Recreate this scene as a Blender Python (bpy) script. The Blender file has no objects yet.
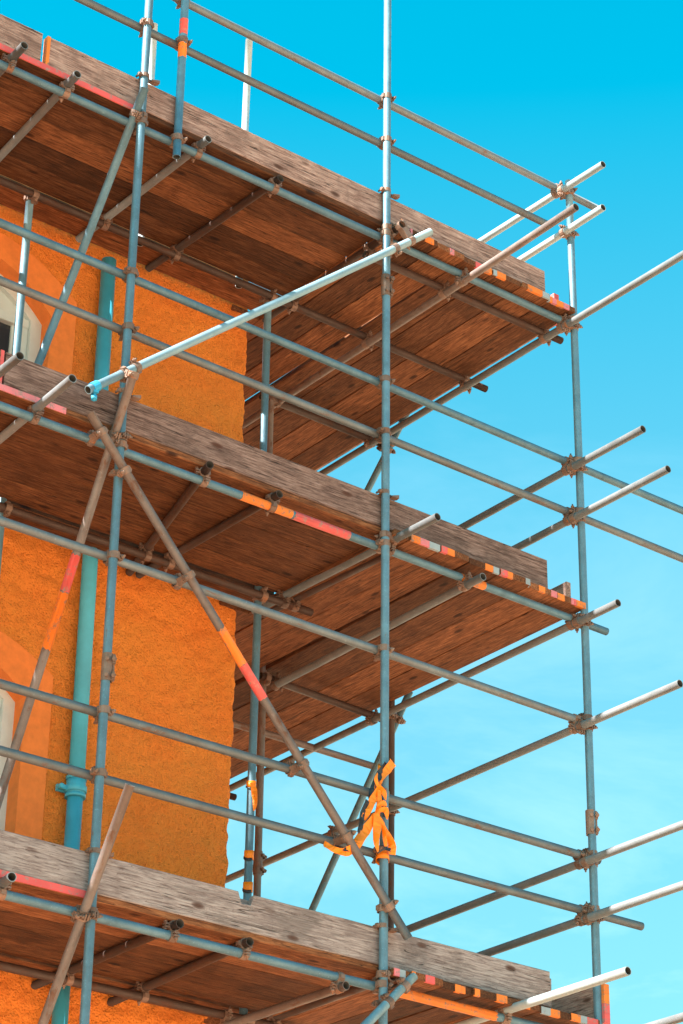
import bpy, bmesh, math, random
from mathutils import Vector, Matrix, noise
R = random.Random(7)
scene = bpy.context.scene
COL = scene.collection
V = Vector

# ------------------------------------------------------------------ helpers
def link(o, parent=None):
    COL.objects.link(o)
    if parent is not None:
        o.parent = parent
        o.matrix_parent_inverse = Matrix.Identity(4)
    return o

def tag(o, label=None, cat=None, group=None, kind=None):
    if label: o['label'] = label
    if cat: o['category'] = cat
    if group: o['group'] = group
    if kind: o['kind'] = kind
    return o

def empty(name, loc=(0, 0, 0)):
    o = bpy.data.objects.new(name, None)
    o.location = loc
    return link(o)

def mobj(name, verts, faces, mat, parent=None, mw=None, smooth=None):
    """one mesh object; verts are local to mw (a world matrix)"""
    me = bpy.data.meshes.new(name)
    me.from_pydata([tuple(v) for v in verts], [], faces)
    me.materials.append(mat)
    if smooth is not None:
        for p in me.polygons:
            p.use_smooth = smooth
    me.update()
    o = bpy.data.objects.new(name, me)
    link(o, parent)
    if mw is None: mw = Matrix.Identity(4)
    if parent is not None:
        o.matrix_basis = world_of(parent).inverted() @ mw
    else:
        o.matrix_basis = mw
    return o

def world_of(o):
    m = o.matrix_basis.copy()
    if o.parent: m = world_of(o.parent) @ m
    return m

def frame(origin, xdir, up=(0, 0, 1)):
    x = V(xdir).normalized(); u = V(up)
    if abs(x.dot(u)) > .97: u = V((0, 1, 0))
    y = u.cross(x).normalized(); z = x.cross(y)
    m = Matrix((x, y, z)).transposed().to_4x4()
    m.translation = V(origin)
    return m

class MB:
    def __init__(s): s.v = []; s.f = []; s.sm = []
    def add(s, vs, fs, sm=False):
        b = len(s.v); s.v += [V(v) for v in vs]
        s.f += [tuple(i + b for i in f) for f in fs]; s.sm += [sm] * len(fs)
    def box(s, c, d, m=None):
        c = V(c); hx, hy, hz = d[0] / 2, d[1] / 2, d[2] / 2
        vs = [c + V((x * hx, y * hy, z * hz)) for x in (-1, 1) for y in (-1, 1) for z in (-1, 1)]
        if m is not None: vs = [m @ v for v in vs]
        s.add(vs, [(0, 1, 3, 2), (4, 6, 7, 5), (0, 4, 5, 1), (2, 3, 7, 6), (0, 2, 6, 4), (1, 5, 7, 3)])
    def cyl(s, p, q, r, n=10, cap=True, r2=None):
        p, q = V(p), V(q); m = frame(p, q - p); L = (q - p).length
        r2 = r if r2 is None else r2
        vs = []
        for k in range(n):
            a = 2 * math.pi * k / n
            vs.append(m @ V((0, r * math.cos(a), r * math.sin(a))))
            vs.append(m @ V((L, r2 * math.cos(a), r2 * math.sin(a))))
        s.add(vs, [(2 * k, 2 * ((k + 1) % n), 2 * ((k + 1) % n) + 1, 2 * k + 1) for k in range(n)], True)
        if cap:
            b = len(s.v) - 2 * n
            s.f.append(tuple(b + 2 * k for k in range(n))[::-1]); s.sm.append(False)
            s.f.append(tuple(b + 2 * k + 1 for k in range(n))); s.sm.append(False)
    def build(s, name, mat, parent=None, mw=None, bevel=0):
        o = mobj(name, s.v, s.f, mat, parent, mw)
        for p, f in zip(o.data.polygons, s.sm): p.use_smooth = f
        if bevel:
            b = o.modifiers.new('bevel', 'BEVEL'); b.width = bevel; b.segments = 1; b.limit_method = 'ANGLE'
        return o

# ------------------------------------------------------------------ materials
def newmat(name):
    m = bpy.data.materials.new(name); m.use_nodes = True
    nt = m.node_tree; b = nt.nodes['Principled BSDF']
    return m, nt, b
def N(nt, t, **kw):
    n = nt.nodes.new(t)
    for k, v in kw.items():
        if k in n.inputs.keys() if hasattr(n.inputs, 'keys') else False: n.inputs[k].default_value = v
        else: setattr(n, k, v)
    return n
def ramp(nt, src, stops, interp='LINEAR'):
    r = nt.nodes.new('ShaderNodeValToRGB'); r.color_ramp.interpolation = interp
    e = r.color_ramp.elements
    while len(e) < len(stops): e.new(.5)
    for el, (p, c) in zip(e, stops):
        el.position = p; el.color = (c[0], c[1], c[2], 1) if not isinstance(c, (int, float)) else (c, c, c, 1)
    nt.links.new(src, r.inputs[0]); return r.outputs[0]
def coords(nt, scale=(1, 1, 1), offs=True):
    tc = nt.nodes.new('ShaderNodeTexCoord'); mp = nt.nodes.new('ShaderNodeMapping')
    mp.inputs['Scale'].default_value = scale
    if offs:
        oi = nt.nodes.new('ShaderNodeObjectInfo'); mu = nt.nodes.new('ShaderNodeVectorMath'); mu.operation = 'MULTIPLY_ADD'
        mu.inputs[1].default_value = (1, 1, 1)
        sc = nt.nodes.new('ShaderNodeVectorMath'); sc.operation = 'SCALE'; sc.inputs[0].default_value = (37, 19, 53)
        nt.links.new(oi.outputs['Random'], sc.inputs['Scale'])
        nt.links.new(tc.outputs['Object'], mu.inputs[0]); nt.links.new(sc.outputs[0], mu.inputs[2])
        nt.links.new(mu.outputs[0], mp.inputs['Vector'])
    else:
        nt.links.new(tc.outputs['Object'], mp.inputs['Vector'])
    return mp.outputs[0]
def noi(nt, vec, scale, detail=4, rough=.55, dist=0):
    n = nt.nodes.new('ShaderNodeTexNoise'); n.inputs['Scale'].default_value = scale
    n.inputs['Detail'].default_value = detail; n.inputs['Roughness'].default_value = rough
    n.inputs['Distortion'].default_value = dist
    nt.links.new(vec, n.inputs['Vector']); return n.outputs['Fac']
def mix(nt, fac, a, b, mode='MIX'):
    m = nt.nodes.new('ShaderNodeMix'); m.data_type = 'RGBA'; m.blend_type = mode
    for s, v in ((m.inputs[0], fac), (m.inputs[6], a), (m.inputs[7], b)):
        if isinstance(v, (int, float)): s.default_value = v
        elif isinstance(v, tuple): s.default_value = (*v, 1)
        else: nt.links.new(v, s)
    return m.outputs[2]
def bump(nt, b, h, strength, dist=.002, prev=None):
    n = nt.nodes.new('ShaderNodeBump'); n.inputs['Strength'].default_value = strength; n.inputs['Distance'].default_value = dist
    nt.links.new(h, n.inputs['Height'])
    if prev: nt.links.new(prev, n.inputs['Normal'])
    nt.links.new(n.outputs[0], b.inputs['Normal']); return n.outputs[0]

def wood(name, c_dark, c_mid, c_light, knot, varlo=.65, varhi=1.3, split=.5):
    m, nt, b = newmat(name)
    g = coords(nt, (3.0, 38, 38)); w = coords(nt, (1.6, 4, 4)); k = coords(nt, (3.2, 7.5, 7.5)); f = coords(nt, (1, 1, 1))
    grain = noi(nt, g, 2.6, 8, .7, .35)
    big = noi(nt, w, 2.4, 4, .6, .8)
    col = ramp(nt, grain, [(.36, c_dark), (.49, c_mid), (.66, c_light)])
    col = mix(nt, ramp(nt, big, [(.34, 0.0), (.62, .75)]), col, c_dark, 'MULTIPLY') if False else mix(nt, ramp(nt, big, [(.44, 0.0), (.68, .55)]), col, c_dark)
    # grime patches and pale scuffs
    st = noi(nt, f, 3.1, 5, .65, .3)
    col = mix(nt, ramp(nt, st, [(.55, 0.0), (.66, .5)]), col, tuple(x * .45 for x in c_mid))
    sc = noi(nt, coords(nt, (7, 14, 14)), 6, 6, .75)
    col = mix(nt, ramp(nt, sc, [(.60, 0.0), (.68, .4)]), col, c_light)
    dk = noi(nt, coords(nt, (9, 16, 16)), 5, 4, .7)
    col = mix(nt, ramp(nt, dk, [(.63, 0.0), (.70, .7)]), col, knot)
    # knots
    vo = nt.nodes.new('ShaderNodeTexVoronoi'); vo.inputs['Scale'].default_value = 1.25; vo.inputs['Randomness'].default_value = 1
    nt.links.new(k, vo.inputs['Vector'])
    kn = ramp(nt, vo.outputs['Distance'], [(.07, .95), (.13, .7), (.19, 0.0)])
    vsel = ramp(nt, vo.outputs['Color'], [(.52, 0.0), (.56, 1.0)])
    col = mix(nt, mix(nt, 1.0, kn, vsel, 'MULTIPLY'), col, knot)
    # drying cracks along the grain
    cr = noi(nt, coords(nt, (.8, 26, 26)), 1.6, 2, .5, .3)
    crm = ramp(nt, cr, [(.485, 0.0), (.5, split), (.515, 0.0)])
    big2 = noi(nt, coords(nt, (1.1, 3, 3)), 2.2, 2)
    crm2 = mix(nt, 1.0, crm, ramp(nt, big2, [(.42, 0.0), (.52, 1.0)]), 'MULTIPLY')
    col = mix(nt, crm2, col, (.015, .008, .005))
    oi = nt.nodes.new('ShaderNodeObjectInfo')
    mr = nt.nodes.new('ShaderNodeMapRange'); mr.inputs['To Min'].default_value = varlo; mr.inputs['To Max'].default_value = varhi
    nt.links.new(oi.outputs['Random'], mr.inputs['Value'])
    hs = nt.nodes.new('ShaderNodeHueSaturation'); nt.links.new(mr.outputs[0], hs.inputs['Value']); nt.links.new(col, hs.inputs['Color'])
    nt.links.new(hs.outputs[0], b.inputs['Base Color'])
    b.inputs['Roughness'].default_value = .85; b.inputs['Specular IOR Level'].default_value = .25
    h = mix(nt, crm2, grain, (0, 0, 0))
    bump(nt, b, h, .7, .004)
    return m

M = {}
M['deckwood'] = wood('deck_wood', (.065, .021, .008), (.155, .055, .021), (.27, .108, .045), (.03, .009, .004), .45, 1.55, 1.0)
M['toewood'] = wood('weathered_wood', (.12, .065, .055), (.33, .205, .172), (.50, .345, .30), (.07, .03, .02), .95, 1.1, 1.0)
M['toegrey'] = wood('pale_grey_wood', (.13, .092, .088), (.29, .232, .222), (.42, .355, .34), (.08, .04, .03), .97, 1.08, 1.0)
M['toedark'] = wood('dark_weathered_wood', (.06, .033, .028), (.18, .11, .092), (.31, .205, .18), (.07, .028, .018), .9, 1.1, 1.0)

def steel(name, base, dirt, rust, amt, rough=.42, metal=.75):
    m, nt, b = newmat(name)
    c = coords(nt, (1, 1, 1)); cl = coords(nt, (.35, 1, 1))
    n1 = noi(nt, c, 7, 6, .7); n2 = noi(nt, cl, 22, 5, .7); n3 = noi(nt, c, 95, 3, .6)
    col = mix(nt, ramp(nt, n1, [(.35, 0.0), (.7, .8)]), base, dirt)
    col = mix(nt, ramp(nt, n2, [(amt, 0.0), (amt + .1, .9)]), col, rust)
    col = mix(nt, ramp(nt, n3, [(.62, 0.0), (.7, .5)]), col, tuple(min(1, x * 1.6) for x in base))
    oi = nt.nodes.new('ShaderNodeObjectInfo')
    mr = nt.nodes.new('ShaderNodeMapRange'); mr.inputs['To Min'].default_value = .78; mr.inputs['To Max'].default_value = 1.18
    nt.links.new(oi.outputs['Random'], mr.inputs['Value'])
    hs = nt.nodes.new('ShaderNodeHueSaturation'); nt.links.new(mr.outputs[0], hs.inputs['Value']); nt.links.new(col, hs.inputs['Color'])
    nt.links.new(hs.outputs[0], b.inputs['Base Color'])
    nt.links.new(ramp(nt, n2, [(.3, rough - .08), (.7, rough + .3)]), b.inputs['Roughness'])
    nt.links.new(ramp(nt, n2, [(amt, metal), (amt + .1, .1)]), b.inputs['Metallic'])
    bump(nt, b, n2, .25, .002)
    return m
M['steel'] = steel('galvanised_steel', (.125, .235, .31), (.065, .125, .17), (.15, .07, .04), .64, .45, .35)
M['steel_dull'] = steel('dull_steel', (.19, .15, .14), (.11, .08, .072), (.13, .055, .03), .56, .5, .25)
M['steel_grey'] = steel('grey_steel', (.185, .20, .215), (.12, .13, .137), (.11, .065, .05), .68, .5, .2)
M['steel_blue'] = steel('blue_grey_steel', (.22, .325, .385), (.17, .25, .295), (.2, .12, .08), .74, .42, .3)
M['steel_mid'] = steel('worn_steel', (.155, .19, .215), (.11, .11, .115), (.16, .08, .05), .58, .45, .35)
M['steel_bright'] = steel('bright_steel', (.40, .47, .50), (.30, .35, .37), (.22, .12, .08), .74, .42, .25)
M['steel_shaded'] = steel('shaded_steel', (.065, .036, .028), (.035, .02, .016), (.07, .024, .011), .52, .55, .2)  # dark copy for tubes under the decks, their shade put into the colour
M['fitting'] = steel('fitting_steel', (.24, .155, .12), (.10, .055, .042), (.28, .11, .05), .56, .5, .25)
M['fitting_blue'] = steel('blue_fitting', (.03, .35, .6), (.03, .25, .45), (.2, .1, .06), .72, .5, .1)

def paint(name, c, wear, lo=.5):
    m, nt, b = newmat(name)
    n1 = noi(nt, coords(nt, (1, 1, 1)), 26, 6, .75); n2 = noi(nt, coords(nt, (1, 1, 1)), 6, 3)
    col = mix(nt, ramp(nt, n2, [(.4, 0.0), (.7, .5)]), c, tuple(x * .6 for x in c))
    col = mix(nt, ramp(nt, n1, [(lo, 0.0), (lo + .1, .95)]), col, wear)
    nt.links.new(col, b.inputs['Base Color']); b.inputs['Roughness'].default_value = .7
    bump(nt, b, n1, .3, .001)
    return m
M['orange'] = paint('orange_paint', (.80, .20, .02), (.24, .15, .11), .53)
M['pink'] = paint('pink_paint', (.68, .10, .10), (.28, .2, .18), .53)
M['magenta'] = paint('pale_pink_paint', (.72, .2, .23), (.28, .2, .18), .52)
M['greyband'] = paint('grey_band', (.30, .36, .40), (.3, .15, .1), .58)

def bandmix():
    m, nt, b = newmat('worn_band_paint'); c = coords(nt, (1, 1, 1))
    a = noi(nt, c, 6.5, 2, .5); d = noi(nt, c, 28, 4, .65)
    col = ramp(nt, a, [(.0, (.12, .05, .025)), (.36, (.70, .17, .02)), (.43, (.16, .07, .035)), (.47, (.22, .24, .25)), (.50, (.60, .14, .13)), (.54, (.16, .07, .035)), (.57, (.75, .2, .03)), (.63, (.2, .09, .05)), (.68, (.6, .25, .24))], 'CONSTANT')
    col = mix(nt, ramp(nt, d, [(.54, 0.0), (.62, .85)]), col, (.14, .07, .045))
    nt.links.new(col, b.inputs['Base Color']); b.inputs['Roughness'].default_value = .7; bump(nt, b, d, .4, .002)
    return m
M['bandmix'] = bandmix()
def plain(name, c, rough=.6, metal=0, var=.2, sc=9, bs=.1):
    m, nt, b = newmat(name)
    n1 = noi(nt, coords(nt, (1, 1, 1), False), sc, 5, .65)
    col = mix(nt, ramp(nt, n1, [(.35, 0.0), (.7, 1.0)]), c, tuple(x * (1 - var) for x in c))
    nt.links.new(col, b.inputs['Base Color']); b.inputs['Roughness'].default_value = rough; b.inputs['Metallic'].default_value = metal
    if bs: bump(nt, b, n1, bs, .003)
    return m
M['pipe'] = plain('turquoise_paint', (.06, .42, .60), .5, 0, .22, 5, .06)
M['joinery'] = plain('white_joinery_paint', (.62, .68, .68), .45, 0, .12, 8, .05)
M['reveal'] = plain('smooth_orange_render', (.84, .215, .040), .88, 0, .18, 16, 1.0)
M['glass'] = plain('window_glass', (.03, .035, .045), .06, 0, .3, 2, 0)
M['window_backing'] = plain('curtain_cloth', (.35, .33, .32), .9)
M['roof'] = plain('slate', (.08, .085, .09), .7, 0, .5, 20, .4)
M['cavity'] = plain('dark_inside', (.03, .028, .025), .9)  # dark of the hollow tube ends put into the colour
M['tape'] = plain('orange_tape', (1.0, .235, .0), .5, 0, .15, 20, .1)
M['tapeblack'] = plain('black_tape', (.02, .022, .03), .45, 0, .3, 20, .1)

def stucco():
    m, nt, b = newmat('orange_roughcast')
    c = coords(nt, (1, 1, 1), False)
    n1 = noi(nt, c, 2.2, 4, .6); n2 = noi(nt, c, 42, 6, .75); n3 = noi(nt, c, 11, 5, .65)
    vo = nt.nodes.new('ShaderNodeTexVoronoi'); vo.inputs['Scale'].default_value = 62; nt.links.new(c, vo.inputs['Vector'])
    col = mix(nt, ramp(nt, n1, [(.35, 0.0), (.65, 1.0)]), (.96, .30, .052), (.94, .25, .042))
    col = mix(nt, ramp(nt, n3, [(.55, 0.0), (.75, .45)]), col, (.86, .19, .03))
    pit_shade = ramp(nt, n2, [(.29, .8), (.39, 0.0)])  # shade of the crevices put into the colour, from the bump noise
    col = mix(nt, pit_shade, col, (.22, .04, .008))
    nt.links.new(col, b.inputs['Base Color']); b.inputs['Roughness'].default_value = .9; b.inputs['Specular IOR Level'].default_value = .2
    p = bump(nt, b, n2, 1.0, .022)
    h2 = ramp(nt, vo.outputs['Distance'], [(0.0, 1.0), (.6, 0.0)])
    bump(nt, b, h2, .7, .010, p)
    return m
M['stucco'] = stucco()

# ------------------------------------------------------------------ ground
def ground():
    m, nt, b = newmat('pale_ground')
    c = coords(nt, (1, 1, 1), False); n1 = noi(nt, c, .8, 6, .6); n2 = noi(nt, c, 40, 4, .7)
    col = mix(nt, ramp(nt, n1, [(.35, 0.0), (.65, 1.0)]), (.68, .42, .26), (.58, .35, .21))  # unseen ground, pale warm tone chosen for the light it bounces up
    col = mix(nt, ramp(nt, n2, [(.5, 0.0), (.7, .5)]), col, (.3, .2, .14))
    nt.links.new(col, b.inputs['Base Color']); b.inputs['Roughness'].default_value = .95
    bump(nt, b, n2, .5, .01)
    S = 600
    o = mobj('ground', [(-S, -S, 0), (S, -S, 0), (S, S, 0), (-S, S, 0)], [(0, 1, 2, 3)], m)
    tag(o, kind='structure')
ground()

# ------------------------------------------------------------------ house
WY = 1.35
house = empty('house', (-3, 4, 0))
tag(house, 'orange roughcast house with pale arched windows and a turquoise downpipe behind the scaffold', 'house')

# window openings: centre x, half width, sill z, spring z, crown z
OPEN = [(-2.06, .535, 8.15, 9.42, 9.71), (-2.03, .535, 5.72, 6.93, 7.16), (-4.9, .535, 8.15, 9.40, 9.66), (-4.9, .535, 5.72, 6.90, 7.20),
        (-2.03, .535, 3.0, 4.3, 4.56), (-4.9, .535, 3.0, 4.3, 4.56)]
def arch_pts(cx, hw, z0, zs, zc, grow=0, n=18):
    """outline from bottom right, over the arch, to bottom left"""
    pts = [(cx + hw + grow, z0 - (grow if grow else 0))]
    for k in range(n + 1):
        u = 1 - 2 * k / n
        pts.append((cx + (hw + grow) * u, zs + (zc - zs) * (1 - u * u) + grow))
    pts.append((cx - hw - grow, z0 - (grow if grow else 0)))
    return pts
def inside(x, z, o, g):
    cx, hw, z0, zs, zc = o
    if abs(x - cx) > hw + g or z < z0 - g: return False
    u = (x - cx) / (hw + g)
    return z < zs + (zc - zs) * (1 - u * u) + g

def wall_mesh():
    # path round the corner: (x, y, nx, ny)
    CX = -.045; rr = .045
    path = []
    x = -8.0
    while x < -2.75: path.append((x, WY, 0, -1)); x += .07
    x = -2.75
    while x < CX - rr - .004: path.append((x, WY, 0, -1)); x += .0165
    for k in range(7):
        a = math.pi / 2 * k / 6
        path.append((CX - rr + rr * math.sin(a), WY + rr - rr * math.cos(a), math.sin(a), -math.cos(a)))
    y = WY + rr + .03
    while y < 2.0: path.append((CX, y, 1, 0)); y += .03
    while y < 9.0: path.append((CX, y, 1, 0)); y += .3
    zs = []
    z = 0
    while z < 4.6: zs.append(z); z += .1
    z = 4.6
    while z < 10.3: zs.append(z); z += .0165
    while z <= 10.75: zs.append(z); z += .05
    vs = []; fs = []; nz = len(zs)
    for (x, y, nx, ny) in path:
        for z in zs:
            p = V((x, y, z))
            d = noise.noise(p * 27) * .010 + noise.noise(p * 12 + V((5, 1, 2))) * .009 + noise.noise(p * 3.1) * .008
            vs.append((x + nx * d, y + ny * d, z))
    for i in range(len(path) - 1):
        for j in range(nz - 1):
            if path[i][3] == -1:
                xm = (path[i][0] + path[i + 1][0]) / 2; zm = (zs[j] + zs[j + 1]) / 2
                if any(inside(xm, zm, o, .06) for o in OPEN): continue
            a = i * nz + j
            fs.append((a, a + nz, a + nz + 1, a + 1))
    b = len(vs)
    # back faces and top close the block
    vs += [(-8, WY, 0), (-8, 9, 0), (-8, WY, 10.75), (-8, 9, 10.75), (CX, 9, 0), (CX, 9, 10.75), (CX, WY, 10.74)]
    fs += [(b, b + 2, b + 3, b + 1), (b + 1, b + 3, b + 5, b + 4), (b + 2, b + 6, b + 5, b + 3)]
    return mobj('wall', vs, fs, M['stucco'], house, Matrix.Identity(4), True)
wall_mesh()

def surround_and_window(o, k):
    cx, hw, z0, zs, zc = o
    win = mobj('window', [], [], M['joinery'], house)
    inn = arch_pts(*o); out = arch_pts(*o, grow=.17); n = len(inn)
    yf = WY - .013; yb = WY + .14
    vs = []; fs = []
    for (xi, zi), (xo, zo) in zip(inn, out):
        w = .004 * noise.noise(V((xo * 5, zo * 5, k)))
        vs += [(xi, yf - .001 + w * .5, zi), (xo, yf + w, zo), (xo, WY + .03, zo), (xi, yb, zi)]
    for i in range(n - 1):
        a = 4 * i; c = a + 4
        fs += [(a, c, c + 1, a + 1), (a + 1, c + 1, c + 2, a + 2), (a, a + 3, c + 3, c)]
    s = mobj('window_surround', vs, fs, M['reveal'], win)
    sb = MB(); sb.box((cx, WY + .02, z0 - .03), (2 * hw + .34, .26, .07)); sb.build('sill', M['joinery'], win, bevel=.006)
    # frame: ring following the arch, sash stiles, rails
    ff = MB()
    i2 = arch_pts(cx, hw - .075, z0, zs, zc - .075)
    yy0 = WY + .10; yy1 = WY + .17
    vv = []; fc = []
    for (xi, zi), (xo, zo) in zip(i2, inn):
        vv += [(xi, yy0, zi), (xo + (.01 if xo > cx else -.01), yy0, zo + .01), (xi, yy1, zi)]
    for i in range(n - 1):
        a = 3 * i; c = a + 3
        fc += [(a, c, c + 1, a + 1), (a, a + 2, c + 2, c)]
    ff.add(vv, fc)
    fm = ff.build('frame', M['joinery'], win)
    sa = MB(); h = hw - .075
    for sx in (-1, 1): sa.box((cx + sx * (h - .03), WY + .145, (z0 + zs) / 2), (.06, .04, zs - z0)); sa.box((cx + sx * (h - .085), WY + .158, (z0 + zs) / 2), (.04, .03, zs - z0))
    for zz in (z0 + .05, (z0 + zs) / 2 + .1, zs - .02): sa.box((cx, WY + .143, zz), (2 * h, .05, .06))
    sa.box((cx, WY + .15, (z0 + zs) / 2), (.035, .03, zs - z0))
    # arched fanlight board
    fan = [(x, z) for x, z in arch_pts(cx, h, zs + .0, zs + .01, zc - .075)]
    m0 = len(fan)
    sa.add([(x, WY + .135, z) for x, z in fan] + [(x, WY + .16, z) for x, z in fan], [tuple(range(m0))[::-1]])
    sa.build('sash', M['joinery'], win, bevel=.004)
    g = MB(); g.box((cx, WY + .165, (z0 + zc) / 2), (2 * h, .008, zc - z0 - .02)); g.build('pane', M['glass'], win)
    d = MB(); d.box((cx, WY + .5, (z0 + zc) / 2), (2 * hw + .3, .6, zc - z0 + .3)); d.build('window_backing', M['cavity'], win)  # dark box filling the opening behind the pane
for k, o in enumerate(OPEN): surround_and_window(o, k)

def downpipe():
    X = -1.16; Y = 1.285; r = .046
    mb = MB()
    mb.cyl((X - .02, Y, 9.95), (X, Y, 6.43), r, 24)
    mb.cyl((X, Y, 6.43), (X - .004, Y, .15), r * .96, 24)
    mb.cyl((X, Y, 6.50), (X, Y, 6.40), r + .009, 24)
    mb.cyl((X, Y, 6.515), (X, Y, 6.495), r + .013, 24)
    mb.cyl((X, Y, 6.41), (X, Y, 6.39), r + .013, 24)
    p = mb.build('downpipe', M['pipe'], house)
    for z in (8.6, 6.44, 4.2, 2.0):
        b = MB(); b.cyl((X, Y, z + .018), (X, Y, z - .018), r + .016, 24)
        b.box((X - .055, Y + .035, z), (.10, .02, .04)); b.cyl((X - .095, Y + .025, z), (X - .095, Y - .012, z), .016, 8)
        b.box((X - .07, Y + .012, z + .0), (.07, .03, .028))
        b.build('pipe_bracket', M['pipe'], p, bevel=.002)
downpipe()
rb = MB()
rb.add([(-8.2, 1.2, 10.76), (.1, 1.2, 10.76), (.1, 5.2, 12.6), (-8.2, 5.2, 12.6), (.1, 9.2, 10.76), (-8.2, 9.2, 10.76),
        (-8.2, 1.2, 10.70), (.1, 1.2, 10.70), (.1, 9.2, 10.70), (-8.2, 9.2, 10.70)],
       [(0, 1, 2, 3), (3, 2, 4, 5), (0, 6, 7, 1), (4, 8, 9, 5), (1, 7, 8, 4, 2), (0, 3, 5, 9, 6), (6, 9, 8, 7)])
rb.build('roof', M['roof'], house)

# ------------------------------------------------------------------ scaffold
scaf = empty('scaffold', (0, 0, 0))
tag(scaf, 'tube and clamp steel scaffold with three lifts wrapped round the corner of the orange house', 'scaffold')
TR = .02415
TUBES = []
def tube(name, p, q, mat='steel', r=TR, couple=True, label=None, sag=0.0, n=16, straight=False):
    p, q = V(p), V(q); L = (q - p).length
    mid = (p + q) / 2; mw = frame(mid, q - p)
    seg = max(1, int(L / .5)); vs = []; fs = []
    ph = R.random() * 6; am = min(.006, L * .0011) * (0.0 if straight else 1)
    def cen(t):
        return V((0, am * math.sin(ph + t * 3.3) * math.sin(math.pi * t), am * math.cos(ph * 2 + t * 2.1) * math.sin(math.pi * t) - sag * math.sin(math.pi * t)))
    ri = r - .004
    for s in range(seg + 1):
        t = s / seg; c = cen(t) + V((L * (t - .5), 0, 0))
        for k in range(n):
            a = 2 * math.pi * k / n; vs.append(c + V((0, r * math.cos(a), r * math.sin(a))))
    for s in range(seg):
        for k in range(n):
            a = s * n + k; b = s * n + (k + 1) % n
            fs.append((a, b, b + n, a + n))
    nsm = len(fs); inner = []
    # hollow ends
    for e, sgn in ((0, 1), (seg, -1)):
        base = e * n; b0 = len(vs); c = V((L * ((e / seg) - .5), 0, 0)); dep = min(.25, L * .4)
        for k in range(n):
            a = 2 * math.pi * k / n; vs.append(c + V((0, ri * math.cos(a), ri * math.sin(a))))
        for k in range(n):
            a = 2 * math.pi * k / n; vs.append(c + V((sgn * dep, ri * math.cos(a), ri * math.sin(a))))
        for k in range(n):
            k2 = (k + 1) % n
            q1 = (base + k, b0 + k, b0 + k2, base + k2); q2 = (b0 + k, b0 + n + k, b0 + n + k2, b0 + k2)
            if sgn < 0: q1 = q1[::-1]; q2 = q2[::-1]
            fs += [q1[::-1], q2[::-1]]; inner.append(len(fs) - 1)
        fs.append(tuple(b0 + n + k for k in range(n))); inner.append(len(fs) - 1)
    o = mobj(name, vs, fs, M[mat], scaf, mw, True)
    for pl in o.data.polygons:
        if pl.index >= nsm and len(pl.vertices) == 4 and abs(pl.normal.x) > .9: pl.use_smooth = False
    o.data.materials.append(M['cavity'])
    for i in inner: o.data.polygons[i].material_index = 1
    if label: o['label'] = label
    TUBES.append((o, p, q, couple))
    return o

def band(tub, p, q, mat, r=TR + .0016):
    """a worn painted band round a tube between two points"""
    p, q = V(p), V(q); L = (q - p).length; mw = frame((p + q) / 2, q - p); n = 16; vs = []; fs = []
    for s in (0, 1):
        for k in range(n):
            a = 2 * math.pi * k / n
            j = .012 * noise.noise(V((p.x * 9 + k, p.z * 7, s * 5)))
            vs.append(V((L * (s - .5) + j, r * math.cos(a), r * math.sin(a))))
    for k in range(n): fs.append((k, (k + 1) % n, n + (k + 1) % n, n + k))
    for s, sg in ((0, 1), (1, -1)):
        b = len(vs)
        for k in range(n):
            a = 2 * math.pi * k / n; vs.append(vs[s * n + k] + V((-sg * .001, -.003 * math.cos(a), -.003 * math.sin(a))))
        for k in range(n): fs.append((s * n + k, s * n + (k + 1) % n, b + (k + 1) % n, b + k))
    return mobj('paint_band', vs, fs, M[mat], tub, mw, True)

ZL = {1: 9.975, 2: 7.855, 3: 5.268}
IY = 1.01
X1, X2, X3 = -1.80, 0.0, 1.56
# standards
S = {}
S[1] = tube('standard', (-1.806, 0, .02), (-1.80, 0, 11.9), 'steel')
S[2] = tube('standard', (-.004, 0, .02), (.006, 0, 12.6), 'steel')
S[3] = tube('standard', (1.545, 0, .02), (1.572, 0, 11.08), 'steel')
tube('standard', (-3.9, 0, .02), (-3.9, 0, 11.9), 'steel')
s_in = tube('standard', (-.125, 1.062, .02), (-.11, 1.062, 10.025), 'steel', label='inner standard wrapped with scraps of orange tape')
tube('standard', (-1.895, 1.062, .02), (-1.895, 1.062, 10.025), 'steel')
s_r = tube('standard', (.615, 1.98, .02), (.595, 1.98, 10.02), 'steel_dull')
tube('standard', (1.562, 1.85, .02), (1.562, 1.85, 7.93), 'steel_shaded')
tube('standard', (1.562, 4.6, .02), (1.562, 4.6, 10.2), 'steel')
tube('standard', (.6, 4.6, .02), (.6, 4.6, 10.02), 'steel_dull')
# guard posts
g1 = tube('guard_post', (-1.552, -.0, 9.845), (-1.553, -.0, 11.6), 'steel', straight=True)
tube('guard_post', (-1.09, 1.075, 10.0), (-1.088, 1.075, 11.72), 'steel_bright')
tube('guard_post', (-.333, 1.075, 10.0), (-.328, 1.075, 11.98), 'steel_bright')
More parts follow.
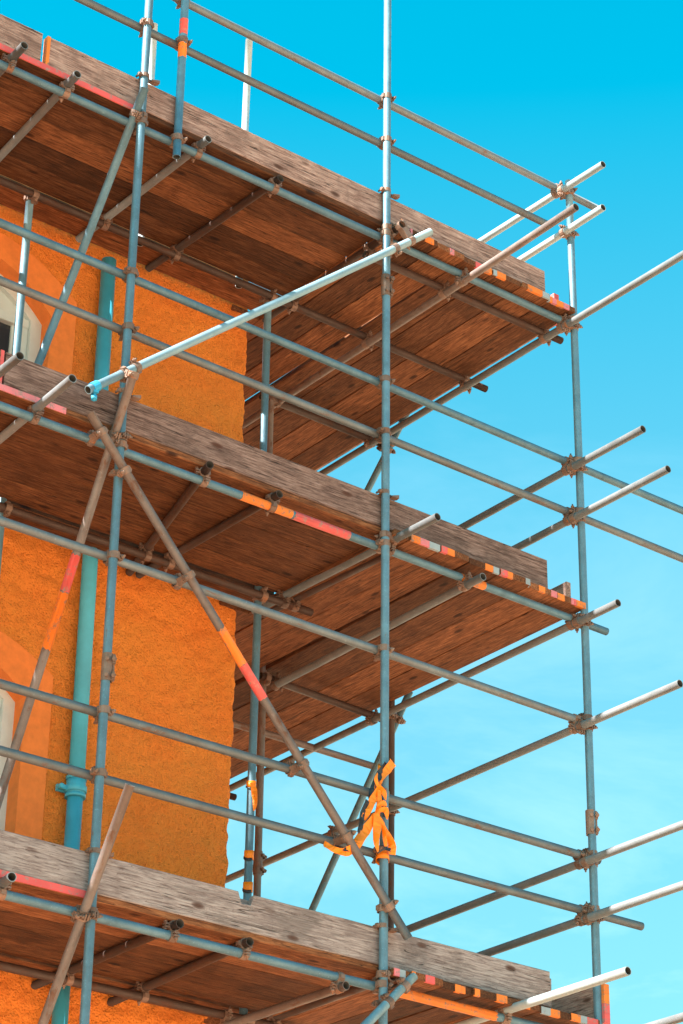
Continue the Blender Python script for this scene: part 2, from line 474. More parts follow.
# ledgers and guard rails along the facade
XL0 = -5.6
rails = {}
def xr(key, name, x0, z0, x1, z1, mat, y=.05):
    rails[key] = tube(name, (x0, y, z0), (x1, y, z1), mat, straight=key in (4, 6, 10)); return rails[key]
xr(1, 'guard_rail', XL0, 11.03, 1.875, 11.022, 'steel_mid')
xr(2, 'guard_rail', XL0, 10.68, 1.43, 10.69, 'steel_mid')
xr(3, 'ledger', XL0, 9.972, 1.62, 9.982, 'steel')
xr(4, 'guard_rail', XL0, 8.96, 2.75, 8.932, 'steel')
xr(5, 'guard_rail', XL0, 8.605, 2.75, 8.572, 'steel_mid')
xr(6, 'ledger', XL0, 7.860, 1.80, 7.845, 'steel')
xr(7, 'ledger', XL0, 7.205, 1.62, 7.186, 'steel_mid')
xr(8, 'guard_rail', XL0, 6.312, 1.66, 6.338, 'steel_mid')
xr(9, 'guard_rail', XL0, 5.968, 1.985, 6.008, 'steel_mid')
xr(10, 'ledger', XL0, 5.286, 1.62, 5.258, 'steel')
for i in (1, 2, 3):
    tube('ledger', (XL0, IY, ZL[i]), (1.70 if i == 1 else .25, IY, ZL[i]), 'steel_shaded')
# pairs of ledgers end to end lie double on the inside of the middle lift
tube('ledger', (XL0, IY + .005, 7.205), (.2, IY + .005, 7.19), 'steel_shaded') if False else None
# ledgers and rails running back along the side of the house
def yr(name, x, y0, z0, y1, z1, mat): return tube(name, (x, y0, z0), (x, y1, z1), mat)
DX = 1.51
yr('guard_rail', DX, -.393, 10.972, 1.9, 11.03, 'steel_bright')
yr('guard_rail', DX, -.375, 10.640, 1.9, 10.655, 'steel_bright')
yr('ledger', DX, -1.30, 9.925, 5.2, 9.918, 'steel_grey')
yr('guard_rail', DX, -.63, 8.874, 5.2, 8.872, 'steel_grey')
yr('guard_rail', DX, -.818, 8.517, 5.2, 8.53, 'steel_grey')
yr('ledger', DX, -.351, 7.806, 5.2, 7.79, 'steel_grey')
yr('ledger', DX, -.816, 7.127, 5.2, 7.122, 'steel_grey')
yr('guard_rail', DX, -1.2, 6.290, 5.2, 6.25, 'steel_grey')
yr('guard_rail', DX, -1.2, 5.944, 5.2, 5.94, 'steel_grey')
yr('ledger', DX, -.75, 5.222, 5.2, 5.21, 'steel_grey')
# short cross tubes of the return
tube('transom', (.02, .235, 9.965), (1.66, .215, 9.965), 'steel_shaded')
tube('transom', (.2, .235, 7.845), (1.45, .215, 7.845), 'steel_shaded') if False else None
tube('transom', (.55, 1.935, 7.835), (1.66, 1.995, 7.835), 'steel_shaded')
tube('transom', (.3, 2.62, 7.80), (2.15, 2.62, 7.80), 'steel_dull')
tube('transom', (.55, 2.03, 9.955), (1.66, 2.03, 9.955), 'steel_shaded')
tube('transom', (.3, 3.4, 9.965), (1.7, 3.4, 9.965), 'steel_shaded')
tube('transom', (.3, 3.8, 7.835), (1.7, 3.8, 7.835), 'steel_shaded')
tube('transom', (.55, 2.03, 5.25), (1.66, 2.03, 5.25), 'steel_shaded')
# transoms under the decks
def tr(lift, x, y0, y1, mat='steel_shaded', x2=None, dz=.0485):
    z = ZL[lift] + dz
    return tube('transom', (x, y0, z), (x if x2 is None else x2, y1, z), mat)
t_pink = tr(1, -2.66, -.115, 1.36, 'steel_grey', -2.6)
tr(1, -2.295, -.085, 1.3, 'steel_grey', -1.62) if False else tr(1, -2.295, -.085, 1.3, 'steel_grey', -2.2)
tr(1, -1.375, -.055, 1.3, 'steel_grey', -1.40)
tr(1, -.815, -.01, 1.3, 'steel_shaded', -.88)
tr(1, .056, -.075, 1.32, 'steel_shaded', .05)
t_long1 = tube('transom', (.655, -.999, 9.93), (.66, 2.4, 9.925), 'steel_dull', label='transom jutting far out of the top lift')
tr(2, -2.66, -.37, 1.25, 'steel_grey', -2.62)
tr(2, -2.335, -.35, 1.46, 'steel_grey', -1.35) if False else tr(2, -2.335, -.35, 1.25, 'steel_grey', -2.25)
tr(2, -1.262, -.05, 1.34, 'steel_shaded', -.86)
tr(2, -.765, -.02, 1.33, 'steel_shaded', -.80)
tr(2, .088, -.37, 1.3, 'steel_grey', .03)
tube('transom', (.65, -.114, 7.80), (.67, 1.93, 7.80), 'steel_grey')
tr(2, .17, .10, 1.3, 'steel_shaded', .10)
tube('transom', (.80, 1.25, 7.745), (.80, 2.12, 7.745), 'steel_shaded') if False else None
tr(3, -2.305, -.085, 1.2, 'steel_grey', -2.1)
tr(3, -1.30, -.02, 1.42, 'steel_shaded', -1.29)
tr(3, -.865, -.01, 1.45, 'steel_shaded', -.80)
tr(3, .056, -.02, 1.3, 'steel_shaded', .05)
tube('transom', (-.245, -.01, 5.21), (-.285, 1.2, 5.205), 'steel_dull')
t_long3 = tube('transom', (.901, -.911, 5.306), (.895, 1.6, 5.300), 'steel_bright', label='transom jutting far out of the bottom lift')
# braces
b1 = tube('brace', (-2.041, -.056, 7.939), (.132, -.056, 5.53), 'steel_dull', straight=True, label='long diagonal brace with orange and red paint bands')
tube('brace', (-2.09, -.10, 8.041), (.288, -.08, 10.076), 'steel_blue', label='bright diagonal brace with a blue end fitting')
tube('brace', (-1.851, -.09, 10.14), (-1.851, .95, 8.64), 'steel')
b3 = tube('brace', (-1.851, -.153, 8.199), (-1.851, 1.0, 5.93), 'steel_dull', straight=True, label='brace with pink and orange paint bands')
tube('brace', (-1.851, -.354, 5.809), (-1.851, .60, 4.30), 'steel_dull')
tube('brace', (.175, -.052, 5.332), (-1.1, -.052, 4.06), 'steel')
tube('brace', (1.615, 3.3, 6.02), (1.615, 1.72, 7.95), 'steel')
tube('brace', (1.615, 3.1, 8.75), (1.615, 1.74, 10.1), 'steel')

# paint bands
def on(k, x):
    t = next(t for t in TUBES if t[0] is rails[k]); return t[1].lerp(t[2], (x - t[1].x) / (t[2].x - t[1].x))
band(rails[6], on(6, -.98), on(6, -.63), 'orange'); band(rails[6], on(6, -.615), on(6, -.22), 'pink'); band(rails[6], on(6, .62), on(6, .80), 'orange')
band(b1, V((-1.15, -.056, 6.951)), V((-1.0, -.056, 6.785)), 'orange'); band(b1, V((-.998, -.056, 6.783)), V((-.86, -.056, 6.63)), 'pink')
def along(p, q, t): return V(p).lerp(V(q), t)
P3 = ((-1.851, -.153, 8.199), (-1.851, 1.0, 5.93))
band(b3, along(*P3, .395), along(*P3, .475), 'pink'); band(b3, along(*P3, .478), along(*P3, .60), 'orange')
band(g1, (-1.5525, 0, 10.84), (-1.5525, 0, 10.73), 'pink'); band(g1, (-1.5525, 0, 10.66), (-1.5525, 0, 10.56), 'orange')
band(rails[10], on(10, .06), on(10, .83), 'orange')


# ------------------------------------------------------------------ couplers
def ring(mb, c, ax, w, r0, r1, n=14):
    m = frame(c, ax); vs = []; fs = []
    for x in (-w / 2, w / 2):
        for r in (r0, r1):
            for k in range(n):
                a = 2 * math.pi * k / n; vs.append(m @ V((x, r * math.cos(a), r * math.sin(a))))
    for k in range(n):
        k2 = (k + 1) % n
        fs += [(n + k, 3 * n + k, 3 * n + k2, n + k2), (k, n + k, n + k2, k2), (2 * n + k, 2 * n + k2, 3 * n + k2, 3 * n + k)]
    mb.add(vs, fs, False)

def clamp_half(mb, c, ax, nrm, side, w=.038):
    """collar with hinge lug and T bolt; nrm points to the other tube"""
    t = ax.cross(nrm).normalized() * side
    ring(mb, c, ax, w, TR + .0005, TR + .0062)
    m = Matrix((ax, t, nrm)).transposed().to_4x4(); m.translation = c
    mb.box((0, .037, .008), (w * .8, .022, .009), m); mb.box((0, .037, -.008), (w * .8, .022, .009), m)
    mb.box((0, -.031, 0), (w * .7, .012, .022), m)
    p = c + t * .040
    mb.cyl(p + nrm * .020, p - nrm * .040, .0052, 7)
    mb.cyl(p - nrm * .015, p - nrm * .027, .0115, 6)
    mb.cyl(p + nrm * .014, p + nrm * .021, .011, 6)

ncoup = 0
def coupler(oa, ca, da, cb, db, name='coupler', mat='fitting'):
    global ncoup
    n = (cb - ca); dist = n.length
    if dist < .02: n = da.cross(db)
    n.normalize(); da = da.normalized(); db = db.normalized()
    da = (da - n * da.dot(n)).normalized(); db = (db - n * db.dot(n)).normalized()
    mb = MB(); sa = R.choice((-1, 1)); sb = R.choice((-1, 1))
    clamp_half(mb, ca, da, n, sa); clamp_half(mb, cb, db, -n, sb)
    mid = (ca + cb) / 2
    mm = Matrix((da, n.cross(da), n)).transposed().to_4x4(); mm.translation = mid
    mb.box((0, 0, 0), (.042, .042, max(.012, dist - 2 * TR + .008)), mm)
    o = mb.build(name, M[mat], oa, Matrix.Translation(ca) @ Matrix.Identity(4)) if False else None
    mw = Matrix.Translation(ca)
    mb.v = [v - ca for v in mb.v]
    o = mb.build(name, M[mat], oa, mw)
    ncoup += 1
    return o

def closest(p1, q1, p2, q2):
    d1 = q1 - p1; d2 = q2 - p2; r = p1 - p2
    a = d1.dot(d1); e = d2.dot(d2); b = d1.dot(d2); c = d1.dot(r); f = d2.dot(r)
    den = a * e - b * b
    if den < 1e-6 * a * e: return None
    s = (b * f - c * e) / den; t = (a * f - b * c) / den
    m1 = .0 / math.sqrt(a)
    if s < -.01 or s > 1.01 or t < -.01 or t > 1.01: return None
    s = min(1, max(0, s)); t = min(1, max(0, t))
    return p1 + d1 * s, p2 + d2 * t
for i in range(len(TUBES)):
    for j in range(i + 1, len(TUBES)):
        oa, p1, q1, ca = TUBES[i]; ob, p2, q2, cb = TUBES[j]
        if not (ca and cb): continue
        if abs((q1 - p1).normalized().dot((q2 - p2).normalized())) > .97: continue
        r = closest(p1, q1, p2, q2)
        if not r: continue
        a, b = r; d = (a - b).length
        if .03 < d < .112 and a.z > 4.3 and a.x > -3.6:
            host = ob if ob.name.split('.')[0] != 'standard' else oa
            if host is ob: coupler(ob, b, q2 - p2, a, q1 - p1)
            else: coupler(oa, a, q1 - p1, b, q2 - p2)

def sleeve(o, c, ax, face):
    mb = MB(); ax = V(ax).normalized(); f = V(face).normalized(); t = ax.cross(f).normalized()
    c = V(c); m = Matrix((ax, t, f)).transposed().to_4x4(); m.translation = c
    ring(mb, c, ax, .15, TR + .0006, TR + .0055)
    for sx in (-.045, .045):
        mb.box((sx, .034, .004), (.045, .016, .03), m)
        p = c + ax * sx + t * .036
        mb.cyl(p - f * .03, p + f * .042, .006, 7); mb.cyl(p + f * .02, p + f * .034, .013, 6)
        p = c + ax * sx + f * .024; mb.cyl(p, p + f * .022, .011, 6)
    mb.box((0, .034, 0), (.15, .008, .018), m)
    mb.v = [v - c for v in mb.v]
    mb.build('sleeve_coupler', M['fitting'], o, Matrix.Translation(c))
fc = (-.55, -.8, -.2)
sleeve(S[1], (-1.803, 0, 6.56), (0, 0, 1), fc); sleeve(S[2], (.002, 0, 9.60), (0, 0, 1), (-.4, -.9, 0))
sleeve(S[3], (1.556, 0, 6.53), (0, 0, 1), fc); sleeve(s_r, (.606, 1.98, 6.60), (0, 0, 1), (.3, -.9, 0))

def toe_clip(o, x, z):
    c = V((x, 0, z)); mb = MB()
    ring(mb, c, V((0, 0, 1)), .024, TR + .0006, TR + .006)
    mb.box((0, 0, 0), (.10, .012, .022), Matrix.Translation(c + V((.045, .02, 0))))
    mb.add([c + V(v) for v in ((.05, -.012, -.004), (.105, -.006, .018), (.105, .02, .012), (.05, .02, -.004), (.05, -.012, -.012), (.105, -.006, -.004), (.105, .02, -.008), (.05, .02, -.012))],
           [(0, 1, 2, 3), (7, 6, 5, 4), (0, 4, 5, 1), (1, 5, 6, 2), (2, 6, 7, 3), (3, 7, 4, 0)])
    mb.cyl(c + V((-.036, -.02, 0)), c + V((-.036, .03, 0)), .007, 7); mb.box((0, 0, 0), (.022, .02, .02), Matrix.Translation(c + V((-.032, 0, 0))))
    mb.box((0, 0, 0), (.03, .075, .006), Matrix.Translation(c + V((.0, .05, -.0))))
    mb.v = [v - c for v in mb.v]
    mb.build('board_clip', M['fitting'], o, Matrix.Translation(c))
for z in (ZL[1] + .325, ZL[2] + .325, ZL[3] + .312):
    toe_clip(S[1], -1.804, z); toe_clip(S[2], .001, z)

# blue end fitting on the bright brace
mb = MB(); c = V((-2.05, -.10, 8.075)); ax = V((2.378, 0, 2.035)).normalized()
ring(mb, c, ax, .045, TR + .0006, TR + .006); mb.cyl(c + V((0, 0, -.02)), c + V((.0, 0, -.085)), .008, 7)
mb.cyl(c + V((0, 0, -.055)), c + V((0, 0, -.078)), .018, 6); mb.box((0, 0, 0), (.03, .04, .02), Matrix.Translation(c + V((0, 0, -.03))))
mb.v = [v - c for v in mb.v]
mb.build('end_fitting', M['fitting_blue'], [t[0] for t in TUBES if t[0].get('label', '').startswith('bright diag')][0], Matrix.Translation(c))
# feet
for o, p, q, _ in list(TUBES):
    if o.name.split('.')[0] == 'standard':
        mb = MB(); mb.box((0, 0, .006), (.15, .15, .01)); mb.build('base_plate', M['fitting'], scaf, Matrix.Translation((p.x, p.y, .002)))

# ------------------------------------------------------------------ boards
def plank(name, L, W, T, mat, mw, parent=None, outline=None, wob=.0016, bowf=1.0):
    """a sawn board, long axis X, width Y, thickness Z, edges a little uneven"""
    n = max(2, int(L / .11)) if not outline else int(L / .02); vs = []; fs = []; sd = R.random() * 100; c = .0035
    tw = (R.random() - .5) * .004; bow = (R.random() - .5) * .006 * bowf
    prof = [(-1, -1, 1, 0), (-1, -1, 0, 1), (-1, 1, 0, -1), (-1, 1, 1, 0), (1, 1, -1, 0), (1, 1, 0, -1), (1, -1, 0, 1), (1, -1, -1, 0)]
    for i in range(n + 1):
        x = L * (i / n - .5)
        if i == 0 or i == n: x -= math.copysign(.0, x)
        t = i / n; dy = bow * math.sin(math.pi * t)
        for k, (sy, sz, cy, cz) in enumerate(prof):
            e = wob * noise.noise(V((x * 6, sd + k // 2 * 3.1, 0))); e2 = wob * .6 * noise.noise(V((x * 5, sd + k // 2 * 7.7, 9)))
            top = 0
            if outline and sy > 0: top = outline(x)
            vs.append((x, sy * W / 2 + cy * c + dy + e + top, sz * T / 2 + cz * c + e2 + tw * sy * (t - .5) * 2))
    m = len(prof)
    for i in range(n):
        for k in range(m):
            a = i * m + k; b = i * m + (k + 1) % m
            fs.append((a, a + m, b + m, b))
    fs.append(tuple(range(m))); fs.append(tuple(n * m + k for k in range(m))[::-1])
    return mobj(name, vs, fs, M[mat], parent, mw)

def end_band(board, L, W, T, end, mats, mw, wid=.035):
    """hoop-iron end band with worn paint"""
    w = W / len(mats)
    for i, mt in enumerate(mats):
        mb = MB(); y = -W / 2 + w * (i + .5); x = end * (L / 2 - wid / 2 + .0012)
        mb.box((x, y, 0), (wid, w + .001, T + .002)); mb.build('end_band', M[mt], board, mw)

def xmat(cx, cy, cz, rz=0): return Matrix.Translation((cx, cy, cz)) @ Matrix.Rotation(rz, 4, 'Z')
LN = {1: 'top', 2: 'middle', 3: 'bottom'}
ORD = ['outermost', 'second', 'third', 'fourth']
for lf in (1, 2, 3):
    zb = ZL[lf] + .0745 + .019
    # facade run: four boards, a slot for the ledger and standards, one inside board
    for k in range(5):
        y = .025 + .103 + k * .206; x1 = .034 + R.uniform(-.002, .001); L = 3.9
        o = plank('scaffold_board', L, .199, .038, 'deckwood', xmat(x1 - L / 2, y, zb))
        tag(o, f'{["outermost","second from outside","third from outside","fourth from outside","fifth from outside"][k]} brown board of the {LN[lf]} scaffold deck running along the facade', 'scaffold board', 'boards of the facade decks')
        if k == 0:
            r = {1: [('pink', -3.9, -1.78)], 2: [('magenta', -2.62, -2.14), ('orange', -3.2, -2.66)], 3: [('pink', -3.2, -1.82)]}[lf]
            for mt, a, b in r:
                mb = MB(); mb.box(((a + b) / 2, y - .117, zb + .002), (b - a, .006, .040)); ob = mb.build('paint_stripe', M[mt], o, Matrix.Identity(4)) if False else None
                cc = V(((a + b) / 2, y - .1008, zb + .001)); mb = MB(); mb.box((0, 0, 0), (b - a, .009, .036)); mb.build('paint_stripe', M[mt], o, Matrix.Translation(cc))
    L = 3.9
    o = plank('scaffold_board', L, .225, .038, 'deckwood', xmat(.03 - L / 2, 1.21, zb))
    tag(o, f'brown board of the {LN[lf]} scaffold deck lying alone against the orange wall', 'scaffold board', 'boards of the facade decks')
    # return run: boards laid front to back
    zr = zr0 = ZL[lf] + .043 + .019; W = .217
    pals = [['orange', 'greyband', 'magenta'], ['pink', 'greyband', 'orange', 'orange'], ['orange', 'orange', 'pink', 'greyband'], ['greyband', 'greyband', 'magenta', 'orange'], ['magenta', 'greyband'], ['orange', 'magenta'], ['greyband', 'pink'], ['orange', 'pink'], ['magenta', 'orange']]
    pos7 = ['nearest the facade deck', 'second beside the facade deck', 'third beside the facade deck', 'in the middle', 'third from the free edge', 'second from the free edge', 'along the free edge']
    spec = [(.092, .106)] + [(.262, .219), (.488, .219)] + [(.721 + k * .2395, .2335) for k in range(4)]
    for k, (x, W) in enumerate(spec):
        L = 3.9 + R.uniform(-.01, .01); y0 = -.04 + R.uniform(-.022, .014); zr = zr0 + R.uniform(-.001, .006)
        mw = Matrix.Translation((x, y0, zr)) @ Matrix.Rotation(math.pi / 2 + (.013 if k < 3 else 0), 4, 'Z') @ Matrix.Translation((L / 2, 0, 0))
        o = plank('scaffold_board', L, W, .038, 'deckwood', mw, bowf=.4)
        tag(o, f'brown board with painted front end in the {LN[lf]} corner deck, {pos7[k]}', 'scaffold board', 'boards of the corner decks')
        yy = -W / 2; pal = ['orange', 'orange', 'pink', 'greyband', 'magenta', None, None, None, None]
        while yy < W / 2 - .004:
            ww = min(R.uniform(.02, .085), W / 2 - yy); mt = R.choice(pal); wd = R.choice((.008, .014, .02))
            if mt:
                mb = MB(); mb.box((-(L / 2 - wd / 2 + .0012), yy + ww / 2, R.uniform(-.0004, .0004)), (wd, ww - .001, .038 + .0022)); mb.build('end_band', M[mt], o, mw)
            yy += ww
    L = 2.6; mw = xmat(-.085, 1.34 + L / 2, zr0, math.pi / 2)
    o = plank('scaffold_board', L, .215, .038, 'deckwood', mw, bowf=.4)
    tag(o, f'rear board of the {LN[lf]} corner deck, tight against the orange house side', 'scaffold board', 'boards of the corner decks')

# toe boards: long axis X, width up
def toe(x0, x1, y, z0, h, mat='toewood', outline=None, label='', endm=None, T=.038):
    L = x1 - x0; mw = Matrix.Translation(((x0 + x1) / 2, y, z0 + h / 2)) @ Matrix.Rotation(math.pi / 2, 4, 'X')
    o = plank('toe_board', L, h, T, mat, mw, outline=outline)
    tag(o, label, 'toe board', 'toe boards')
    if endm:
        for e, m in endm:
            mb = MB(); mb.box((e * (L / 2 - .009), 0, 0), (.020, h + .001, T + .003)); mb.build('end_band', M[m], o, mw)
    return o
H = .225
toe(-2.44, 1.352, .047, ZL[1] + .1145, .2, label='long grey weathered toe board on edge along the top deck', endm=[(-1, 'orange')])
toe(-6.2, -2.475, .047, ZL[1] + .1145, .2, label='grey toe board at the upper left of the picture, ending at an open joint')
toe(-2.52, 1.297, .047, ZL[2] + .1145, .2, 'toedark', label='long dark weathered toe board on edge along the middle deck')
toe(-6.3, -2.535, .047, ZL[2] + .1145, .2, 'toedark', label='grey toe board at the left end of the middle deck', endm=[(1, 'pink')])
tx0, tx1 = -3.6, 1.222
toe(tx0, tx1, .047, ZL[3] + .1145, .2, 'toegrey', label='long pale grey knotty toe board on edge along the bottom deck', outline=lambda x: -.058 if -.905 < x + (tx0 + tx1) / 2 < -.825 else 0)
toe(-1.5, 1.275, .092, ZL[3] + .1165, .178, 'toegrey', label='toe board standing behind the pale one of the bottom deck, a little lower')
def side_toe(y0, z0, lift, endm, label):
    L = 3.7; mw = Matrix.Translation((1.585, y0 + L / 2, z0 + H / 2)) @ Matrix.Rotation(math.pi / 2, 4, 'Z') @ Matrix.Rotation(math.pi / 2, 4, 'X')
    o = plank('toe_board', L, H, .038, 'toewood', mw); tag(o, label, 'toe board', 'toe boards')
    for i, m in enumerate(endm):
        hh = H / max(1, len(endm)); mb = MB(); mb.box((-L / 2 + .015, -H / 2 + hh * (i + .5), 0), (.034, hh + .001, .042)); mb.build('end_band', M[m], o, mw)
side_toe(.17, ZL[1] + .075, 1, ['pink'], 'toe board of the top corner deck with a pink painted end')
side_toe(.15, ZL[2] + .075, 2, [], 'toe board of the middle corner deck with a bare grey end')
side_toe(-.045, ZL[3] + .072, 3, ['pink', 'pink', 'orange', 'orange'], 'toe board of the bottom corner deck with an orange and pink end')

# ------------------------------------------------------------------ tape
def ribbon(mb, pts, w, nrm=(-.55, -.75, -.35), th=.0012):
    pts = [V(p) for p in pts]; n = V(nrm).normalized(); L = []; 
    for i, p in enumerate(pts):
        a = pts[max(0, i - 1)]; b = pts[min(len(pts) - 1, i + 1)]; t = (b - a).normalized()
        ang = .75 * math.sin(i * .8 + len(pts)); nn = (n + t.cross(n) * ang).normalized()
        s = t.cross(nn).normalized() * w[i] / 2
        L.append((p + s, p - s, nn * th))
    vs = []; fs = []
    for a, b, q in L: vs += [a + q, b + q, b - q, a - q]
    for i in range(len(L) - 1):
        o = 4 * i
        for k in range(4): fs.append((o + k, o + (k + 1) % 4, o + 4 + (k + 1) % 4, o + 4 + k))
    fs += [(0, 3, 2, 1), (4 * len(L) - 4, 4 * len(L) - 3, 4 * len(L) - 2, 4 * len(L) - 1)]
    mb.add(vs, fs, False)
def sm(pts, k=3):
    out = []
    for i in range(len(pts) - 1):
        p0 = V(pts[max(0, i - 1)]); p1 = V(pts[i]); p2 = V(pts[i + 1]); p3 = V(pts[min(len(pts) - 1, i + 2)])
        for j in range(k):
            t = j / k
            out.append(.5 * ((2 * p1) + (p2 - p0) * t + (2 * p0 - 5 * p1 + 4 * p2 - p3) * t * t + (3 * p1 - p0 - 3 * p2 + p3) * t ** 3))
    out.append(V(pts[-1])); return out
def strip(mb, pts, w0, w1, nrm=(-.55, -.75, -.35), mid=None):
    s = sm(pts); n = len(s)
    ws = []
    for i in range(n):
        t = i / (n - 1); w = w0 + (w1 - w0) * t
        if mid: w += (mid - (w0 + w1) / 2) * math.sin(math.pi * t)
        ws.append(max(.003, w))
    ribbon(mb, s, ws, nrm)
T = MB(); B = MB()
T_ = lambda *a, **k: strip(T, *a, **k)
B_ = lambda *a, **k: strip(B, *a, **k)
y = -.045
T_([(.025, y - .01, 6.50), (-.01, y - .012, 6.45), (-.055, y, 6.385), (-.085, y, 6.31)], .055, .03)
B_([(-.005, y + .004, 6.48), (-.05, y + .006, 6.42), (-.095, y + .008, 6.33), (-.12, y + .005, 6.25)], .05, .03)
T_([(-.07, y - .012, 6.33), (-.11, y - .01, 6.255), (-.135, y - .008, 6.20), (-.17, y, 6.13)], .03, .035, mid=.045)
T_([(-.08, y - .018, 6.31), (-.075, y - .02, 6.25), (-.085, y - .018, 6.19), (-.09, y - .01, 6.15)], .02, .03, mid=.03)
T_([(-.085, y - .02, 6.33), (-.05, y - .024, 6.30), (-.035, y - .024, 6.26)], .03, .004, mid=.03)
T_([(-.085, y - .02, 6.33), (-.11, y - .03, 6.36), (-.10, y - .03, 6.40)], .02, .004, mid=.02)
B_([(-.14, y, 6.24), (-.175, y, 6.16), (-.185, y, 6.09), (-.20, y, 6.04)], .03, .025)
T_([(-.095, y - .012, 6.16), (-.15, y - .012, 6.08), (-.205, y - .012, 6.00), (-.245, y - .012, 5.945), (-.29, y - .0, 5.915), (-.335, y + .03, 5.925)], .045, .035, mid=.06)
T_([(-.30, y + .0, 5.918), (-.345, y + .01, 5.915), (-.37, y + .05, 5.945), (-.36, y + .10, 5.975)], .035, .03)
B_([(-.26, y - .005, 5.93), (-.31, y - .008, 5.925), (-.345, y + .02, 5.94)], .02, .02)
T_([(-.09, y - .02, 6.17), (-.06, y - .028, 6.12), (-.045, y - .026, 6.06), (-.03, y - .02, 6.00)], .01, .02, mid=.025)
T_([(-.10, y - .02, 6.17), (-.095, y - .026, 6.10), (-.10, y - .024, 6.02), (-.085, y - .02, 5.955)], .035, .004, mid=.045)
T_([(-.06, y - .012, 6.14), (-.02, y - .018, 6.07), (.015, y - .014, 6.03), (.025, y - .005, 5.97)], .02, .045, mid=.04)
T_([(-.085, y - .026, 6.19), (-.045, y - .034, 6.20), (-.03, y - .03, 6.15)], .02, .006, mid=.035)
T_([(-.095, y - .026, 6.21), (-.06, y - .036, 6.235), (-.035, y - .03, 6.225)], .02, .006, mid=.03)
B_([(-.06, y - .004, 6.27), (-.03, y - .006, 6.22), (-.03, y - .004, 6.17)], .03, .02)
B_([(-.075, y - .005, 5.955), (-.04, y - .02, 5.985), (.0, y - .024, 5.985)], .006, .022)
# wraps round the standard
def wrap(mb, cx, cy, z, r, h, dz=0, n=16, a0=0, a1=2 * math.pi):
    vs = []; fs = []
    for k in range(n + 1):
        a = a0 + (a1 - a0) * k / n; zz = z + dz * math.sin(a + .6); rr = r + .0015 * math.sin(a * 3)
        for q, s in ((0, -1), (0, 1), (.0015, 1), (.0015, -1)): vs.append((cx + (rr + q) * math.cos(a), cy + (rr + q) * math.sin(a), zz + s * h / 2))
    for k in range(n):
        o = 4 * k
        for q in range(4): fs.append((o + q, o + (q + 1) % 4, o + 4 + (q + 1) % 4, o + 4 + q))
    mb.add(vs, fs, True)
wrap(T, 0, 0, 5.985, TR + .009, .055, .010); wrap(T, 0, 0, 5.955, TR + .011, .03, -.014); wrap(B, 0, 0, 6.015, TR + .004, .03, .01)
wrap(T, .001, 0, 6.47, TR + .003, .05, .02)
root = T.build('barrier_tape', M['tape'], None, Matrix.Identity(4))
tag(root, 'torn orange barrier tape knotted round the corner standard and hanging in strips', 'tape')
B.build('black_stripe', M['tapeblack'], root, Matrix.Identity(4))
def scrap(z, h, label, tail=False):
    q = MB(); wrap(q, -.119, 1.062, z, TR + .003, h, .006)
    if tail:
        strip(q, [(-.135, 1.03, z), (-.125, 1.025, z - .05), (-.115, 1.025, z - .12), (-.12, 1.03, z - .17)], .03, .008, mid=.035)
    o = q.build('barrier_tape', M['tape'], None, Matrix.Identity(4)); tag(o, label, 'tape', 'tape scraps on the inner standard')
    q = MB(); wrap(q, -.119, 1.062, z - .012, TR + .0055, h * .28, .022, a0=2.6, a1=4.7); q.build('black_stripe', M['tapeblack'], o, Matrix.Identity(4))
scrap(6.665, .04, 'orange tape with a hanging tail on the thin standard beside the wall corner', True)
scrap(6.235, .055, 'upper of two small orange tape bands low on the standard by the wall corner')
scrap(6.045, .06, 'lowest orange tape band on the standard by the wall corner, just above the board')

# ------------------------------------------------------------------ camera
C = V((-7.742, -9.581, 1.598))
F = V((.543194, .700, .46386)); 
yaw, pitch, roll = .65957203, .4825969, .01452145
F = V((math.sin(yaw) * math.cos(pitch), math.cos(yaw) * math.cos(pitch), math.sin(pitch)))
r0 = V((math.cos(yaw), -math.sin(yaw), 0)); u0 = r0.cross(F)
r1 = r0 * math.cos(roll) + u0 * math.sin(roll); u1 = u0 * math.cos(roll) - r0 * math.sin(roll)
cam = bpy.data.cameras.new('camera'); co = bpy.data.objects.new('camera', cam); COL.objects.link(co)
m = Matrix((r1, u1, -F)).transposed().to_4x4(); m.translation = C; co.matrix_world = m
cam.sensor_fit = 'HORIZONTAL'; cam.sensor_width = 36; cam.lens = 36 * 2411.98 / 683
cam.clip_start = .1; cam.clip_end = 3000
scene.camera = co

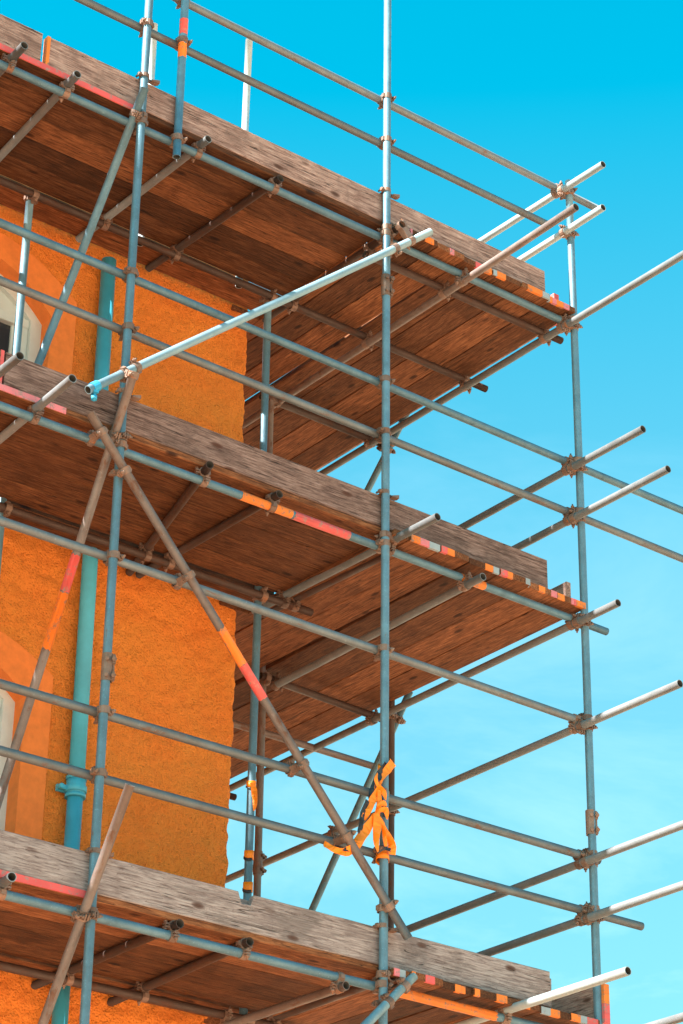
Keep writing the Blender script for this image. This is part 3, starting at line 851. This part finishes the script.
# ------------------------------------------------------------------ light
sd = V((-.74, .022, .66)).normalized()      # towards the sun
elev = math.asin(sd.z); az = math.atan2(sd.x, sd.y)
sun = bpy.data.lights.new('sun', 'SUN'); sun.energy = 5.0; sun.angle = math.radians(.5); sun.color = (1, .93, .84)
so = bpy.data.objects.new('sun', sun); COL.objects.link(so); so.rotation_euler = sd.to_track_quat('Z', 'Y').to_euler()
w = bpy.data.worlds.new('World'); scene.world = w; w.use_nodes = True
nt = w.node_tree; bg = nt.nodes['Background']
sky = nt.nodes.new('ShaderNodeTexSky'); sky.sky_type = 'NISHITA'; sky.sun_disc = False
sky.sun_elevation = elev; sky.sun_rotation = az; sky.air_density = 1.0; sky.dust_density = .6; sky.ozone_density = 1.5
tc0 = nt.nodes.new('ShaderNodeTexCoord'); s0 = nt.nodes.new('ShaderNodeSeparateXYZ'); nt.links.new(tc0.outputs['Generated'], s0.inputs[0])
grade = ramp(nt, s0.outputs[2], [(.22, (.50, .88, .66)), (.42, (.56, 1.17, .92)), (.61, (.0, 1.24, 1.09))])
tint = mix(nt, 1.0, sky.outputs[0], grade, 'MULTIPLY')
# thin high cloud
tc = nt.nodes.new('ShaderNodeTexCoord'); mp = nt.nodes.new('ShaderNodeMapping'); mp.inputs['Scale'].default_value = (1.2, 1.2, 3.2)
nt.links.new(tc.outputs['Generated'], mp.inputs[0])
nn = noi(nt, mp.outputs[0], 3.2, 7, .62, .5)
cl = ramp(nt, nn, [(.54, 0.0), (.82, .17)])
sx = nt.nodes.new('ShaderNodeSeparateXYZ'); nt.links.new(tc.outputs['Generated'], sx.inputs[0])
low = ramp(nt, sx.outputs[2], [(.30, 1.0), (.56, .0)])
fac = mix(nt, 1.0, cl, low, 'MULTIPLY')
col = mix(nt, fac, tint, (7.5, 8.6, 8.8))
nt.links.new(col, bg.inputs['Color']); bg.inputs['Strength'].default_value = .0722
vs_ = scene.view_settings
vs_.view_transform = 'Standard'; vs_.look = 'None'; vs_.exposure = 2.1; vs_.gamma = 1; vs_.use_curve_mapping = False
print('couplers', ncoup, 'tubes', len(TUBES))
